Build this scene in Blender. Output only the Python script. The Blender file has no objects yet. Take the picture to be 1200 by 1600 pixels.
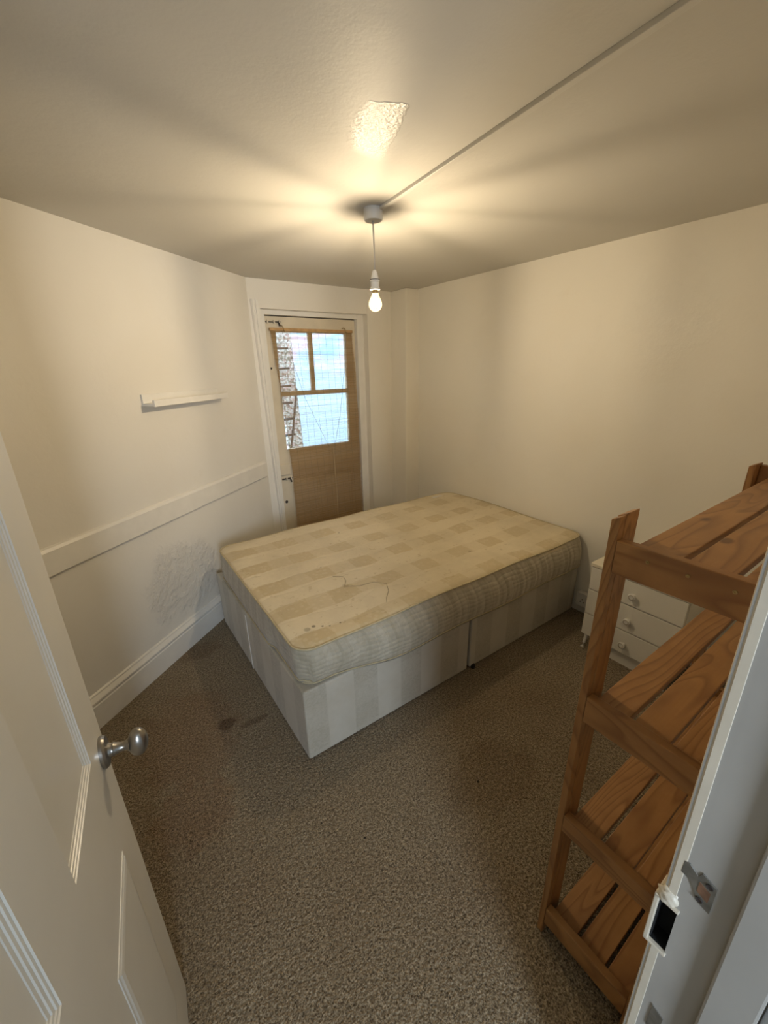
import bpy, bmesh, math, random
from mathutils import Vector, Matrix
random.seed(7)
C = bpy.context.scene
COL = C.collection
PI = math.pi

# ------------------------------------------------------------------ camera
CAM_H = 1.5233
F_PX, YAW, PITCH, ROLL = 636.0, 0.603, 0.3454, -0.0186
fw = Vector((math.sin(YAW)*math.cos(PITCH), math.cos(YAW)*math.cos(PITCH), -math.sin(PITCH)))
rt = Vector((math.cos(YAW), -math.sin(YAW), 0))
up = rt.cross(fw)
rr = math.cos(ROLL)*rt + math.sin(ROLL)*up
uu = -math.sin(ROLL)*rt + math.cos(ROLL)*up
cd = bpy.data.cameras.new('camera')
cam = bpy.data.objects.new('camera', cd); COL.objects.link(cam)
m = Matrix.Identity(4)
for i in range(3):
    m[i][0] = rr[i]; m[i][1] = uu[i]; m[i][2] = -fw[i]
m[0][3], m[1][3], m[2][3] = 0, 0, CAM_H
cam.matrix_world = m
cd.sensor_fit = 'VERTICAL'; cd.sensor_height = 24.0
cd.lens = F_PX/1600*24.0
cd.clip_start = 0.01
C.camera = cam

# ------------------------------------------------------------------ exposure, world, large lights
vs = C.view_settings
vs.view_transform = 'Standard'; vs.look = 'None'; vs.gamma = 1.0; vs.use_curve_mapping = False
vs.exposure = 0.18
BULB = 8200.0          # radiance of the filaments
HALL = 50.0            # added area lamp for assumed hall daylight, watts
SKY = 6.0

w = bpy.data.worlds.new('world'); C.world = w; w.use_nodes = True
bg = w.node_tree.nodes['Background']
bg.inputs[0].default_value = (0.70, 0.86, 1.0, 1); bg.inputs[1].default_value = SKY

def area(name, loc, target, sx, sy, power, color, spread=PI):
    l = bpy.data.lights.new(name, 'AREA'); l.shape = 'RECTANGLE'
    l.size, l.size_y, l.energy, l.color = sx, sy, power, color
    l.spread = spread
    o = bpy.data.objects.new(name, l); COL.objects.link(o); o.location = loc
    o.rotation_euler = (Vector(target)-Vector(loc)).to_track_quat('-Z', 'Y').to_euler()
    return o
# area lamp added behind the open doorway for assumed hall daylight; no window built
area('assumed_hall_light', (-0.35, -2.05, 1.45), (0.15, 0.0, 0.75), 0.6, 1.0, HALL, (0.70, 0.83, 1.0))

# ------------------------------------------------------------------ node helpers
def mat(name):
    mm = bpy.data.materials.new(name); mm.use_nodes = True
    nt = mm.node_tree; nt.nodes.clear()
    out = nt.nodes.new('ShaderNodeOutputMaterial')
    b = nt.nodes.new('ShaderNodeBsdfPrincipled')
    nt.links.new(b.outputs[0], out.inputs[0])
    return mm, nt, b, out
def N(nt, t, **kw):
    n = nt.nodes.new('ShaderNode'+t)
    for k, v in kw.items():
        if k.startswith('_'): setattr(n, k[1:], v)
        else: n.inputs[k.replace('__', ' ')].default_value = v
    return n
def L(nt, a, b): nt.links.new(a, b)
def coords(nt, scale=(1, 1, 1), rot=(0, 0, 0), kind='Object', loc=(0, 0, 0)):
    tc = N(nt, 'TexCoord'); mp = N(nt, 'Mapping')
    mp.inputs['Scale'].default_value = scale; mp.inputs['Rotation'].default_value = rot
    mp.inputs['Location'].default_value = loc
    L(nt, tc.outputs[kind], mp.inputs['Vector'])
    return mp.outputs[0]
def noise(nt, vec, scale, detail=3, rough=0.5, dist=0.0):
    n = N(nt, 'TexNoise', Scale=scale, Detail=detail, Roughness=rough, Distortion=dist)
    if vec: L(nt, vec, n.inputs['Vector'])
    return n.outputs[0]
def ramp(nt, fac, stops):
    r = N(nt, 'ValToRGB'); e = r.color_ramp.elements
    while len(e) < len(stops): e.new(0.5)
    for el, (p, c) in zip(e, stops):
        el.position = p; el.color = c if len(c) == 4 else (*c, 1)
    L(nt, fac, r.inputs[0]); return r.outputs[0]
def mathn(nt, op, a, b=None, clamp=False):
    n = N(nt, 'Math', _operation=op, _use_clamp=clamp)
    for i, v in enumerate((a, b)):
        if v is None: continue
        if isinstance(v, (int, float)): n.inputs[i].default_value = v
        else: L(nt, v, n.inputs[i])
    return n.outputs[0]
def mix(nt, fac, a, b, mode='MIX'):
    n = N(nt, 'Mix', _data_type='RGBA', _blend_type=mode)
    for sock, v in ((n.inputs[0], fac), (n.inputs[6], a), (n.inputs[7], b)):
        if isinstance(v, (int, float)): sock.default_value = v
        elif isinstance(v, tuple): sock.default_value = (*v, 1) if len(v) == 3 else v
        else: L(nt, v, sock)
    return n.outputs[2]
def bump(nt, b, height, strength, dist=0.01, prev=None):
    n = N(nt, 'Bump', Strength=strength, Distance=dist)
    L(nt, height, n.inputs['Height'])
    if prev: L(nt, prev, n.inputs['Normal'])
    L(nt, n.outputs[0], b.inputs['Normal']); return n.outputs[0]
def flat(name, col, rough=0.5, metal=0.0, nscale=0, namt=0.1, bstr=0.0, spec=0.5, coat=0):
    mm, nt, b, out = mat(name)
    b.inputs['Roughness'].default_value = rough; b.inputs['Metallic'].default_value = metal
    b.inputs['Specular IOR Level'].default_value = spec
    b.inputs['Coat Weight'].default_value = coat
    if nscale:
        v = coords(nt); nz = noise(nt, v, nscale, 4)
        lo = tuple(c*(1-namt) for c in col); hi = tuple(min(1, c*(1+namt)) for c in col)
        L(nt, ramp(nt, nz, [(0.3, lo), (0.7, hi)]), b.inputs['Base Color'])
        if bstr: bump(nt, b, nz, bstr, 0.004)
    else: b.inputs['Base Color'].default_value = (*col, 1)
    return mm

M = {}
# plaster walls: old off-white emulsion over lumpy plaster
def wall_mat(name, col, stains=True, damp=None):
    mm, nt, b, out = mat(name)
    v = coords(nt)
    n1 = noise(nt, v, 1.1, 3); n2 = noise(nt, v, 5, 5, 0.6); n3 = noise(nt, v, 60, 3)
    c = mix(nt, ramp(nt, n1, [(0.35, (0, 0, 0)), (0.7, (1, 1, 1))]), col, tuple(x*y for x, y in zip(col, (0.95, 0.93, 0.89))))
    sc = ramp(nt, n2, [(0.60, (0, 0, 0)), (0.78, (1, 1, 1))])
    c = mix(nt, mathn(nt, 'MULTIPLY', sc, 0.35), c, tuple(x*y for x, y in zip(col, (0.90, 0.88, 0.84))))
    h = mathn(nt, 'ADD', mathn(nt, 'MULTIPLY', n1, 2.5), mathn(nt, 'ADD', mathn(nt, 'MULTIPLY', n2, 0.35), mathn(nt, 'MULTIPLY', n3, 0.03)))
    if damp:
        (dx, dy, dz), rad = damp
        sp = N(nt, 'SeparateXYZ'); L(nt, v, sp.inputs[0])
        d2 = None
        for o_, c0, r0 in zip(sp.outputs, (dx, dy, dz), rad):
            t = mathn(nt, 'DIVIDE', mathn(nt, 'SUBTRACT', o_, c0), r0)
            t = mathn(nt, 'MULTIPLY', t, t)
            d2 = t if d2 is None else mathn(nt, 'ADD', d2, t)
        dd = mathn(nt, 'ADD', d2, mathn(nt, 'MULTIPLY', mathn(nt, 'SUBTRACT', noise(nt, v, 9, 4), 0.5), 1.6))
        mk = ramp(nt, dd, [(0.55, (1, 1, 1)), (1.0, (0, 0, 0))])
        blister = ramp(nt, noise(nt, v, 26, 5, 0.65), [(0.42, (0, 0, 0)), (0.62, (1, 1, 1))])
        c = mix(nt, mathn(nt, 'MULTIPLY', mk, 0.4 if damp[0][0] < 1 else 0.10), c, mix(nt, blister, tuple(x*0.84 for x in col), tuple(x*0.97 for x in col)))
        h = mathn(nt, 'ADD', h, mathn(nt, 'MULTIPLY', mathn(nt, 'MULTIPLY', mk, blister), 0.5 if damp[0][0] < 1 else 0.10))
    L(nt, c, b.inputs['Base Color'])
    b.inputs['Roughness'].default_value = 0.55
    b.inputs['Specular IOR Level'].default_value = 0.35
    bump(nt, b, h, 0.5, 0.02)
    return mm
WALL = (0.80, 0.77, 0.70)
M['wall'] = wall_mat('wall_paint', WALL)
M['wall_left'] = wall_mat('wall_paint_left', WALL, damp=((0.22, 2.33, 0.42), (0.30, 0.30, 0.24)))
M['wall_right'] = wall_mat('wall_paint_right', (0.785, 0.755, 0.68), damp=((2.25, 0.95, 1.72), (0.6, 0.22, 0.30)))
M['hall'] = flat('hall_paint', (0.72, 0.77, 0.82), 0.6, nscale=4, namt=0.03)

# ceiling: satin paint, with one patch of gloss paint (a repaired patch) near the lamp
def ceiling_mat():
    mm, nt, b, out = mat('ceiling_paint')
    v = coords(nt)
    n1 = noise(nt, v, 0.9, 3); n2 = noise(nt, v, 7, 5, 0.6); n3 = noise(nt, v, 110, 3, 0.6)
    col = (0.64, 0.62, 0.565)
    c = mix(nt, ramp(nt, n1, [(0.35, (0, 0, 0)), (0.7, (1, 1, 1))]), col, (0.60, 0.58, 0.53))
    # patch quad, given by half-planes in the ceiling's own coordinates
    sp = N(nt, 'SeparateXYZ'); L(nt, v, sp.inputs[0]); x, y = sp.outputs[0], sp.outputs[1]
    pts = [(0.630, 0.955), (0.722, 0.912), (0.800, 1.095), (0.825, 1.185), (0.705, 1.165), (0.632, 1.045)]
    wob = mathn(nt, 'MULTIPLY', mathn(nt, 'SUBTRACT', noise(nt, v, 40, 3), 0.5), 0.02)
    msk = None
    cx = sum(p[0] for p in pts)/6; cy = sum(p[1] for p in pts)/6
    for i in range(6):
        (ax, ay), (bx_, by_) = pts[i], pts[(i+1) % 6]
        nx, ny = -(by_-ay), (bx_-ax); ln = math.hypot(nx, ny); nx /= ln; ny /= ln
        if (cx-ax)*nx+(cy-ay)*ny < 0: nx, ny = -nx, -ny
        d = mathn(nt, 'ADD', mathn(nt, 'MULTIPLY', mathn(nt, 'SUBTRACT', x, ax), nx), mathn(nt, 'MULTIPLY', mathn(nt, 'SUBTRACT', y, ay), ny))
        d = mathn(nt, 'ADD', d, wob)
        soft = 0.004 if i in (0, 1) else 0.035
        d = mathn(nt, 'DIVIDE', d, soft, True)
        msk = d if msk is None else mathn(nt, 'MULTIPLY', msk, d)
    L(nt, c, b.inputs['Base Color'])
    r = mathn(nt, 'SUBTRACT', 0.52, mathn(nt, 'MULTIPLY', msk, 0.20))
    L(nt, r, b.inputs['Roughness'])
    L(nt, mathn(nt, 'ADD', 0.10, mathn(nt, 'MULTIPLY', msk, 0.50)), b.inputs['Specular IOR Level'])
    h = mathn(nt, 'ADD', mathn(nt, 'MULTIPLY', n1, 2.0), mathn(nt, 'MULTIPLY', n2, 0.25))
    stp = mathn(nt, 'MULTIPLY', msk, mathn(nt, 'MULTIPLY', n3, 0.50))
    h = mathn(nt, 'ADD', mathn(nt, 'ADD', h, stp), mathn(nt, 'MULTIPLY', n3, 0.03))
    bump(nt, b, h, 0.45, 0.02)
    return mm
M['ceiling'] = ceiling_mat()

# carpet: mottled beige-brown loop pile with old stains
def carpet_mat():
    mm, nt, b, out = mat('carpet_pile')
    v = coords(nt)
    vd = coords(nt, (1, 1, 1), (0, 0, 0.6))
    sp1 = noise(nt, v, 230, 2, 0.7); sp2 = noise(nt, v, 105, 3, 0.65); big = noise(nt, v, 1.6, 4, 0.6); mid = noise(nt, v, 9, 4)
    vor = N(nt, 'TexVoronoi', Scale=150.0); L(nt, vd, vor.inputs['Vector'])
    s = mathn(nt, 'ADD', mathn(nt, 'MULTIPLY', sp1, 0.55), mathn(nt, 'MULTIPLY', sp2, 0.45))
    c = ramp(nt, s, [(0.37, (0.065, 0.046, 0.025)), (0.47, (0.205, 0.155, 0.094)), (0.55, (0.36, 0.288, 0.188)), (0.68, (0.56, 0.475, 0.34))])
    c = mix(nt, mathn(nt, 'MULTIPLY', ramp(nt, big, [(0.45, (0, 0, 0)), (0.72, (1, 1, 1))]), 0.45), c, (0.68, 0.55, 0.42), 'MULTIPLY')
    c = mix(nt, mathn(nt, 'MULTIPLY', ramp(nt, mid, [(0.5, (0, 0, 0)), (0.8, (1, 1, 1))]), 0.35), c, (0.70, 0.62, 0.52), 'MULTIPLY')
    sp = N(nt, 'SeparateXYZ'); L(nt, v, sp.inputs[0])
    wob = mathn(nt, 'MULTIPLY', mathn(nt, 'SUBTRACT', noise(nt, v, 16, 4), 0.5), 1.7)
    for (x0, y0, rx, ry, a, colr) in [(0.205, 1.585, 0.038, 0.038, 0.75, (0.36, 0.27, 0.2)), (0.31, 1.53, 0.07, 0.018, 0.6, (0.42, 0.32, 0.25)),
                                   (0.05, 1.62, 0.22, 0.30, 0.35, (0.78, 0.56, 0.44)), (0.0, 1.25, 0.16, 0.15, 0.35, (0.80, 0.56, 0.44)),
                                   (1.0, 0.72, 0.22, 0.15, 0.35, (0.62, 0.50, 0.36)), (0.22, 2.2, 0.12, 0.08, 0.45, (0.6, 0.45, 0.36)),
                                   (0.924, 0.733, 0.006, 0.006, 0.95, (0.05, 0.04, 0.04)), (0.46, 0.82, 0.005, 0.005, 0.9, (0.1, 0.08, 0.08)), (0.36, 0.95, 0.004, 0.004, 0.9, (0.1, 0.08, 0.08))]:
        dx = mathn(nt, 'DIVIDE', mathn(nt, 'SUBTRACT', sp.outputs[0], x0), rx)
        dy = mathn(nt, 'DIVIDE', mathn(nt, 'SUBTRACT', sp.outputs[1], y0), ry)
        d = mathn(nt, 'ADD', mathn(nt, 'MULTIPLY', dx, dx), mathn(nt, 'MULTIPLY', dy, dy))
        if rx > 0.01: d = mathn(nt, 'ADD', d, wob)
        mk = ramp(nt, d, [(0.6, (1, 1, 1)), (1.1, (0, 0, 0))])
        c = mix(nt, mathn(nt, 'MULTIPLY', mk, a), c, colr, 'MULTIPLY')
    L(nt, c, b.inputs['Base Color'])
    b.inputs['Roughness'].default_value = 0.95; b.inputs['Specular IOR Level'].default_value = 0.1
    b.inputs['Sheen Weight'].default_value = 0.15
    h = mathn(nt, 'SUBTRACT', s, mathn(nt, 'MULTIPLY', vor.outputs['Distance'], 0.5))
    bump(nt, b, h, 0.9, 0.012)
    return mm
M['carpet'] = carpet_mat()
M['trim'] = flat('white_gloss_trim', (0.80, 0.77, 0.70), 0.34, nscale=14, namt=0.03, bstr=0.08)
M['door_white'] = flat('white_door_paint', (0.70, 0.675, 0.60), 0.30, nscale=6, namt=0.03, bstr=0.1)
M['cream'] = flat('cream_gloss_paint', (0.70, 0.62, 0.47), 0.40, nscale=9, namt=0.06, bstr=0.1)
M['frame_paint'] = flat('frame_gloss_paint', (0.70, 0.63, 0.50), 0.38, nscale=18, namt=0.05, bstr=0.12)
M['jamb_grey'] = flat('jamb_cold_lit_paint', (0.41, 0.39, 0.35), 0.5, nscale=7, namt=0.06, bstr=0.15)  # greyed to put the cold corridor light into the colour
M['cord_white'] = flat('white_flex', (0.55, 0.50, 0.43), 0.5)
M['plastic'] = flat('white_plastic', (0.74, 0.72, 0.67), 0.35, nscale=20, namt=0.02)
M['rose_plastic'] = flat('aged_white_plastic', (0.62, 0.60, 0.55), 0.4, nscale=20, namt=0.02)
M['black'] = flat('black_void', (0.006, 0.006, 0.006), 0.9)
M['darkgap'] = flat('dark_gap', (0.03, 0.025, 0.02), 0.9)
M['rust'] = flat('rusty_steel', (0.22, 0.12, 0.07), 0.7, 0.4, nscale=60, namt=0.4)
M['steel'] = flat('tarnished_steel', (0.26, 0.25, 0.22), 0.5, 0.75, nscale=50, namt=0.25)
M['iron'] = flat('blackened_iron', (0.06, 0.05, 0.045), 0.6, 0.5, nscale=50, namt=0.3)
M['brass'] = flat('old_brass', (0.42, 0.30, 0.13), 0.4, 0.9, nscale=30, namt=0.2)
M['pewter'] = flat('pewter_knob', (0.34, 0.32, 0.29), 0.28, 0.95, nscale=30, namt=0.08)
M['chest_white'] = flat('white_laminate', (0.74, 0.71, 0.63), 0.4, nscale=5, namt=0.02)
M['chest_cream'] = flat('cream_laminate_edge', (0.74, 0.68, 0.54), 0.4, nscale=8, namt=0.04)

def wood_mat(name, axis):
    """axis 0/1/2: the grain direction in object space"""
    mm, nt, b, out = mat(name)
    tc = N(nt, 'TexCoord'); oi = N(nt, 'ObjectInfo')
    off = N(nt, 'VectorMath', _operation='ADD')
    sc = N(nt, 'VectorMath', _operation='SCALE'); 
    cmb = N(nt, 'CombineXYZ'); L(nt, oi.outputs['Random'], cmb.inputs[0]); L(nt, oi.outputs['Random'], cmb.inputs[1]); L(nt, oi.outputs['Random'], cmb.inputs[2])
    L(nt, cmb.outputs[0], sc.inputs[0]); sc.inputs['Scale'].default_value = 9.0
    L(nt, tc.outputs['Object'], off.inputs[0]); L(nt, sc.outputs[0], off.inputs[1])
    mp = N(nt, 'Mapping'); s = [1.0, 1.0, 1.0]; s[axis] = 0.16
    mp.inputs['Scale'].default_value = s; L(nt, off.outputs[0], mp.inputs['Vector'])
    v = mp.outputs[0]
    warp = noise(nt, v, 6.0, 2, 0.5, 0.4)
    rings = mathn(nt, 'FRACT', mathn(nt, 'MULTIPLY', warp, 22.0))
    line = ramp(nt, rings, [(0.0, (0.0, 0, 0)), (0.55, (0.25, 0.25, 0.25)), (0.85, (1, 1, 1)), (1.0, (0.05, 0.05, 0.05))])
    mp2 = N(nt, 'Mapping'); s2 = [1.0, 1.0, 1.0]; s2[axis] = 0.03
    mp2.inputs['Scale'].default_value = s2; L(nt, off.outputs[0], mp2.inputs['Vector'])
    fine = noise(nt, mp2.outputs[0], 260, 3, 0.6)
    blot = noise(nt, off.outputs[0], 9, 4, 0.6)
    base = mix(nt, ramp(nt, blot, [(0.35, (0, 0, 0)), (0.7, (1, 1, 1))]), (0.40, 0.205, 0.070), (0.30, 0.145, 0.048))
    c = mix(nt, mathn(nt, 'MULTIPLY', line, 0.70), base, (0.17, 0.070, 0.022))
    c = mix(nt, mathn(nt, 'MULTIPLY', ramp(nt, fine, [(0.4, (0, 0, 0)), (0.7, (1, 1, 1))]), 0.25), c, (0.30, 0.12, 0.035))
    vo = N(nt, 'TexVoronoi', Scale=7.0); vo.inputs['Randomness'].default_value = 1.0
    mp3 = N(nt, 'Mapping'); s3 = [1.0, 1.0, 1.0]; s3[axis] = 0.55
    mp3.inputs['Scale'].default_value = s3; L(nt, off.outputs[0], mp3.inputs['Vector']); L(nt, mp3.outputs[0], vo.inputs['Vector'])
    kn = ramp(nt, vo.outputs['Distance'], [(0.065, (1, 1, 1)), (0.10, (0, 0, 0))])
    c = mix(nt, mathn(nt, 'MULTIPLY', kn, 0.8), c, (0.09, 0.032, 0.012))
    L(nt, c, b.inputs['Base Color'])
    b.inputs['Roughness'].default_value = 0.42
    bump(nt, b, fine, 0.12, 0.002)
    return mm
M['wood0'] = wood_mat('varnished_pine_along_x', 0)
M['wood1'] = wood_mat('varnished_pine_along_y', 1)
M['wood2'] = wood_mat('varnished_pine_along_z', 2)

def fabric_top():
    """mattress ticking: checked damask on top, quilted plaid border on the sides"""
    mm, nt, b, out = mat('mattress_ticking')
    v = coords(nt)
    sp = N(nt, 'SeparateXYZ'); L(nt, v, sp.inputs[0]); x, y, z = sp.outputs
    wx = mathn(nt, 'MULTIPLY', mathn(nt, 'SUBTRACT', noise(nt, v, 5, 2), 0.5), 0.05)
    def sq(s, per, duty, ph):
        f = mathn(nt, 'FRACT', mathn(nt, 'ADD', mathn(nt, 'DIVIDE', mathn(nt, 'ADD', s, wx), per), ph))
        t = mathn(nt, 'ABSOLUTE', mathn(nt, 'SUBTRACT', f, 0.5))
        return mathn(nt, 'DIVIDE', mathn(nt, 'SUBTRACT', duty/2, t), 0.02, True)
    by = sq(y, 0.235, 0.48, 0.30)
    bx = sq(x, 0.245, 0.56, 0.35)
    both = mathn(nt, 'MULTIPLY', bx, by)
    fade = mathn(nt, 'DIVIDE', mathn(nt, 'SUBTRACT', 1.15, x), 0.7, True)     # stripes woven plain at the foot end
    tone = mathn(nt, 'ADD', mathn(nt, 'MULTIPLY', by, mathn(nt, 'ADD', 0.20, mathn(nt, 'MULTIPLY', fade, 0.55))), mathn(nt, 'MULTIPLY', both, mathn(nt, 'SUBTRACT', 0.62, mathn(nt, 'MULTIPLY', fade, 0.35))))
    dm = N(nt, 'TexVoronoi', Scale=38.0); L(nt, v, dm.inputs['Vector'])
    dmask = ramp(nt, dm.outputs['Distance'], [(0.25, (0, 0, 0)), (0.42, (1, 1, 1))])
    tone = mathn(nt, 'MULTIPLY', tone, mathn(nt, 'ADD', 0.72, mathn(nt, 'MULTIPLY', dmask, 0.35)))
    cream, tan = (0.69, 0.595, 0.41), (0.50, 0.385, 0.20)
    c = mix(nt, mathn(nt, 'MULTIPLY', tone, 0.72, True), cream, tan)
    grime = noise(nt, v, 3.2, 5, 0.62)
    c = mix(nt, mathn(nt, 'MULTIPLY', ramp(nt, grime, [(0.42, (0, 0, 0)), (0.70, (1, 1, 1))]), 0.6), c, (0.50, 0.42, 0.27))
    specks = noise(nt, v, 34, 3, 0.6)
    c = mix(nt, mathn(nt, 'MULTIPLY', ramp(nt, specks, [(0.62, (0, 0, 0)), (0.72, (1, 1, 1))]), 0.5), c, (0.42, 0.31, 0.16))
    for (x0, y0, r0, a) in [(0.545, 1.305, 0.010, 0.8), (0.515, 1.30, 0.016, 0.5), (0.575, 1.285, 0.006, 0.9), (0.60, 1.27, 0.005, 0.9), (0.645, 1.265, 0.005, 0.9),
                            (1.10, 2.10, 0.008, 0.6), (1.55, 1.42, 0.010, 0.5), (0.80, 1.75, 0.006, 0.5)]:
        dx = mathn(nt, 'SUBTRACT', x, x0); dy = mathn(nt, 'SUBTRACT', y, y0)
        d = mathn(nt, 'SQRT', mathn(nt, 'ADD', mathn(nt, 'MULTIPLY', dx, dx), mathn(nt, 'MULTIPLY', dy, dy)))
        mk = mathn(nt, 'MULTIPLY', mathn(nt, 'DIVIDE', mathn(nt, 'SUBTRACT', r0, d), r0*0.4, True), a)
        c = mix(nt, mk, c, (0.16, 0.13, 0.08))
    # side border
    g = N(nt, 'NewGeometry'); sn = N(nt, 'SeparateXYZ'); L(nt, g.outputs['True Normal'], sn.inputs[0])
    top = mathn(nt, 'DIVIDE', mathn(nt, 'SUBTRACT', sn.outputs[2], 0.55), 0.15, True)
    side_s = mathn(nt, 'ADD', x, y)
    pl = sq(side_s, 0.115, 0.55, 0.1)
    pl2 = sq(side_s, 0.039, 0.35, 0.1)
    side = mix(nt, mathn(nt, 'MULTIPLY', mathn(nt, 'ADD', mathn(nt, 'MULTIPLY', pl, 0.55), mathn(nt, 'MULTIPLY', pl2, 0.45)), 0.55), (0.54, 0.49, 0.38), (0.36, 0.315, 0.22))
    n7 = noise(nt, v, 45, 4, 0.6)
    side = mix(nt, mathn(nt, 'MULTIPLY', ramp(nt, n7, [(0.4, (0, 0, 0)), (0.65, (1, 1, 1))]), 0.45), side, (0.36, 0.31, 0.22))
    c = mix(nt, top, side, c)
    L(nt, c, b.inputs['Base Color'])
    b.inputs['Roughness'].default_value = 0.75; b.inputs['Specular IOR Level'].default_value = 0.25
    b.inputs['Sheen Weight'].default_value = 0.2
    zz = mathn(nt, 'ADD', z, mathn(nt, 'MULTIPLY', noise(nt, v, 7, 2), 0.05))
    qz = mathn(nt, 'ABSOLUTE', mathn(nt, 'SINE', mathn(nt, 'MULTIPLY', zz, PI/0.022)))
    qs = mathn(nt, 'ABSOLUTE', mathn(nt, 'SINE', mathn(nt, 'MULTIPLY', side_s, PI/0.052)))
    hs = mathn(nt, 'ADD', mathn(nt, 'MULTIPLY', qz, 0.34), mathn(nt, 'MULTIPLY', qs, 0.5))
    quilt = noise(nt, v, 4.5, 2); fine = noise(nt, v, 50, 3)
    qx = mathn(nt, 'ABSOLUTE', mathn(nt, 'SINE', mathn(nt, 'MULTIPLY', mathn(nt, 'ADD', y, mathn(nt, 'MULTIPLY', quilt, 0.12)), PI/0.12)))
    qx = mathn(nt, 'POWER', qx, 0.4)
    ht = mathn(nt, 'ADD', mathn(nt, 'MULTIPLY', qx, 0.55), mathn(nt, 'MULTIPLY', fine, 0.25))
    hh = mix(nt, top, hs, ht)
    bump(nt, b, hh, 0.55, 0.008)
    return mm
M['ticking'] = fabric_top()

def base_fabric():
    mm, nt, b, out = mat('divan_fabric')
    v = coords(nt); sp = N(nt, 'SeparateXYZ'); L(nt, v, sp.inputs[0]); x, y, z = sp.outputs
    s = mathn(nt, 'ADD', x, y)
    def sq(s_, per, duty, ph, soft=0.02):
        f = mathn(nt, 'FRACT', mathn(nt, 'ADD', mathn(nt, 'DIVIDE', s_, per), ph))
        t = mathn(nt, 'ABSOLUTE', mathn(nt, 'SUBTRACT', f, 0.5))
        return mathn(nt, 'DIVIDE', mathn(nt, 'SUBTRACT', duty/2, t), soft, True)
    a = sq(s, 0.245, 0.5, 0.72); a2 = sq(z, 0.23, 0.5, 0.1)
    lace = noise(nt, v, 55, 5, 0.7, 1.5)
    lm = ramp(nt, lace, [(0.42, (0, 0, 0)), (0.6, (1, 1, 1))])
    tone = mathn(nt, 'ADD', mathn(nt, 'MULTIPLY', a, 0.42), mathn(nt, 'MULTIPLY', mathn(nt, 'MULTIPLY', a, a2), 0.15))
    tone = mathn(nt, 'MULTIPLY', tone, mathn(nt, 'ADD', 0.45, mathn(nt, 'MULTIPLY', lm, 0.55)))
    c = mix(nt, tone, (0.55, 0.51, 0.42), (0.31, 0.28, 0.21))
    gr = ramp(nt, noise(nt, v, 5, 5, 0.65), [(0.4, (0, 0, 0)), (0.7, (1, 1, 1))]); c = mix(nt, mathn(nt, 'MULTIPLY', gr, 0.45), c, (0.42, 0.36, 0.26))
    L(nt, c, b.inputs['Base Color']); b.inputs['Roughness'].default_value = 0.7
    b.inputs['Sheen Weight'].default_value = 0.15
    bump(nt, b, lace, 0.2, 0.002)
    return mm
M['divan'] = base_fabric()
M['piping'] = flat('mattress_piping', (0.50, 0.42, 0.26), 0.7, nscale=60, namt=0.15)
M['seam'] = flat('pale_seam', (0.72, 0.68, 0.60), 0.7)

def bamboo():
    mm, nt, b, out = mat('split_cane')
    v = coords(nt, (1.2, 1, 160)); n = noise(nt, v, 1.6, 3, 0.6)
    v2 = coords(nt); n2 = noise(nt, v2, 6, 3)
    c = ramp(nt, n, [(0.3, (0.42, 0.26, 0.10)), (0.5, (0.58, 0.39, 0.17)), (0.7, (0.72, 0.52, 0.26))])
    c = mix(nt, mathn(nt, 'MULTIPLY', n2, 0.3), c, (0.42, 0.25, 0.10))
    L(nt, c, b.inputs['Base Color']); b.inputs['Roughness'].default_value = 0.55
    tr = N(nt, 'BsdfTranslucent'); L(nt, c, tr.inputs[0])
    mx = N(nt, 'MixShader'); mx.inputs[0].default_value = 0.35
    L(nt, b.outputs[0], mx.inputs[1]); L(nt, tr.outputs[0], mx.inputs[2]); L(nt, mx.outputs[0], out.inputs[0])
    return mm
M['cane'] = bamboo()
M['cane_rail'] = flat('cane_rail', (0.48, 0.29, 0.12), 0.5, nscale=30, namt=0.2)
M['string'] = flat('cotton_string', (0.36, 0.29, 0.19), 0.8)
M['string_pale'] = flat('pale_pull_cord', (0.60, 0.47, 0.29), 0.8)

def glass_mat(name, tint=(1, 1, 1), refl=0.06):
    mm, nt, b, out = mat(name); nt.nodes.remove(b)
    t = N(nt, 'BsdfTransparent', Color=(*tint, 1)); g = N(nt, 'BsdfGlossy', Roughness=0.02)
    fr = N(nt, 'Fresnel', IOR=1.45); mx = N(nt, 'MixShader')
    L(nt, fr.outputs[0], mx.inputs[0]); L(nt, t.outputs[0], mx.inputs[1]); L(nt, g.outputs[0], mx.inputs[2]); L(nt, mx.outputs[0], out.inputs[0])
    return mm
M['glass'] = glass_mat('window_glass', (0.96, 0.98, 0.98))
def bulb_glass():
    mm, nt, b, out = mat('lit_bulb_glass'); nt.nodes.remove(b)
    t = N(nt, 'BsdfTransparent'); e = N(nt, 'Emission', Color=(1, 0.80, 0.46, 1), Strength=4.5)
    lw = N(nt, 'LayerWeight', Blend=0.35); 
    mx = N(nt, 'MixShader'); mx.inputs[0].default_value = 0.22
    L(nt, t.outputs[0], mx.inputs[1]); L(nt, e.outputs[0], mx.inputs[2]); L(nt, mx.outputs[0], out.inputs[0])
    return mm
M['bulb_glass'] = bulb_glass()
def emis(name, col, s):
    mm, nt, b, out = mat(name); nt.nodes.remove(b)
    e = N(nt, 'Emission', Color=(*col, 1), Strength=s); L(nt, e.outputs[0], out.inputs[0]); return mm
M['filament'] = emis('lit_filament', (1.0, 0.80, 0.53), BULB)

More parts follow.
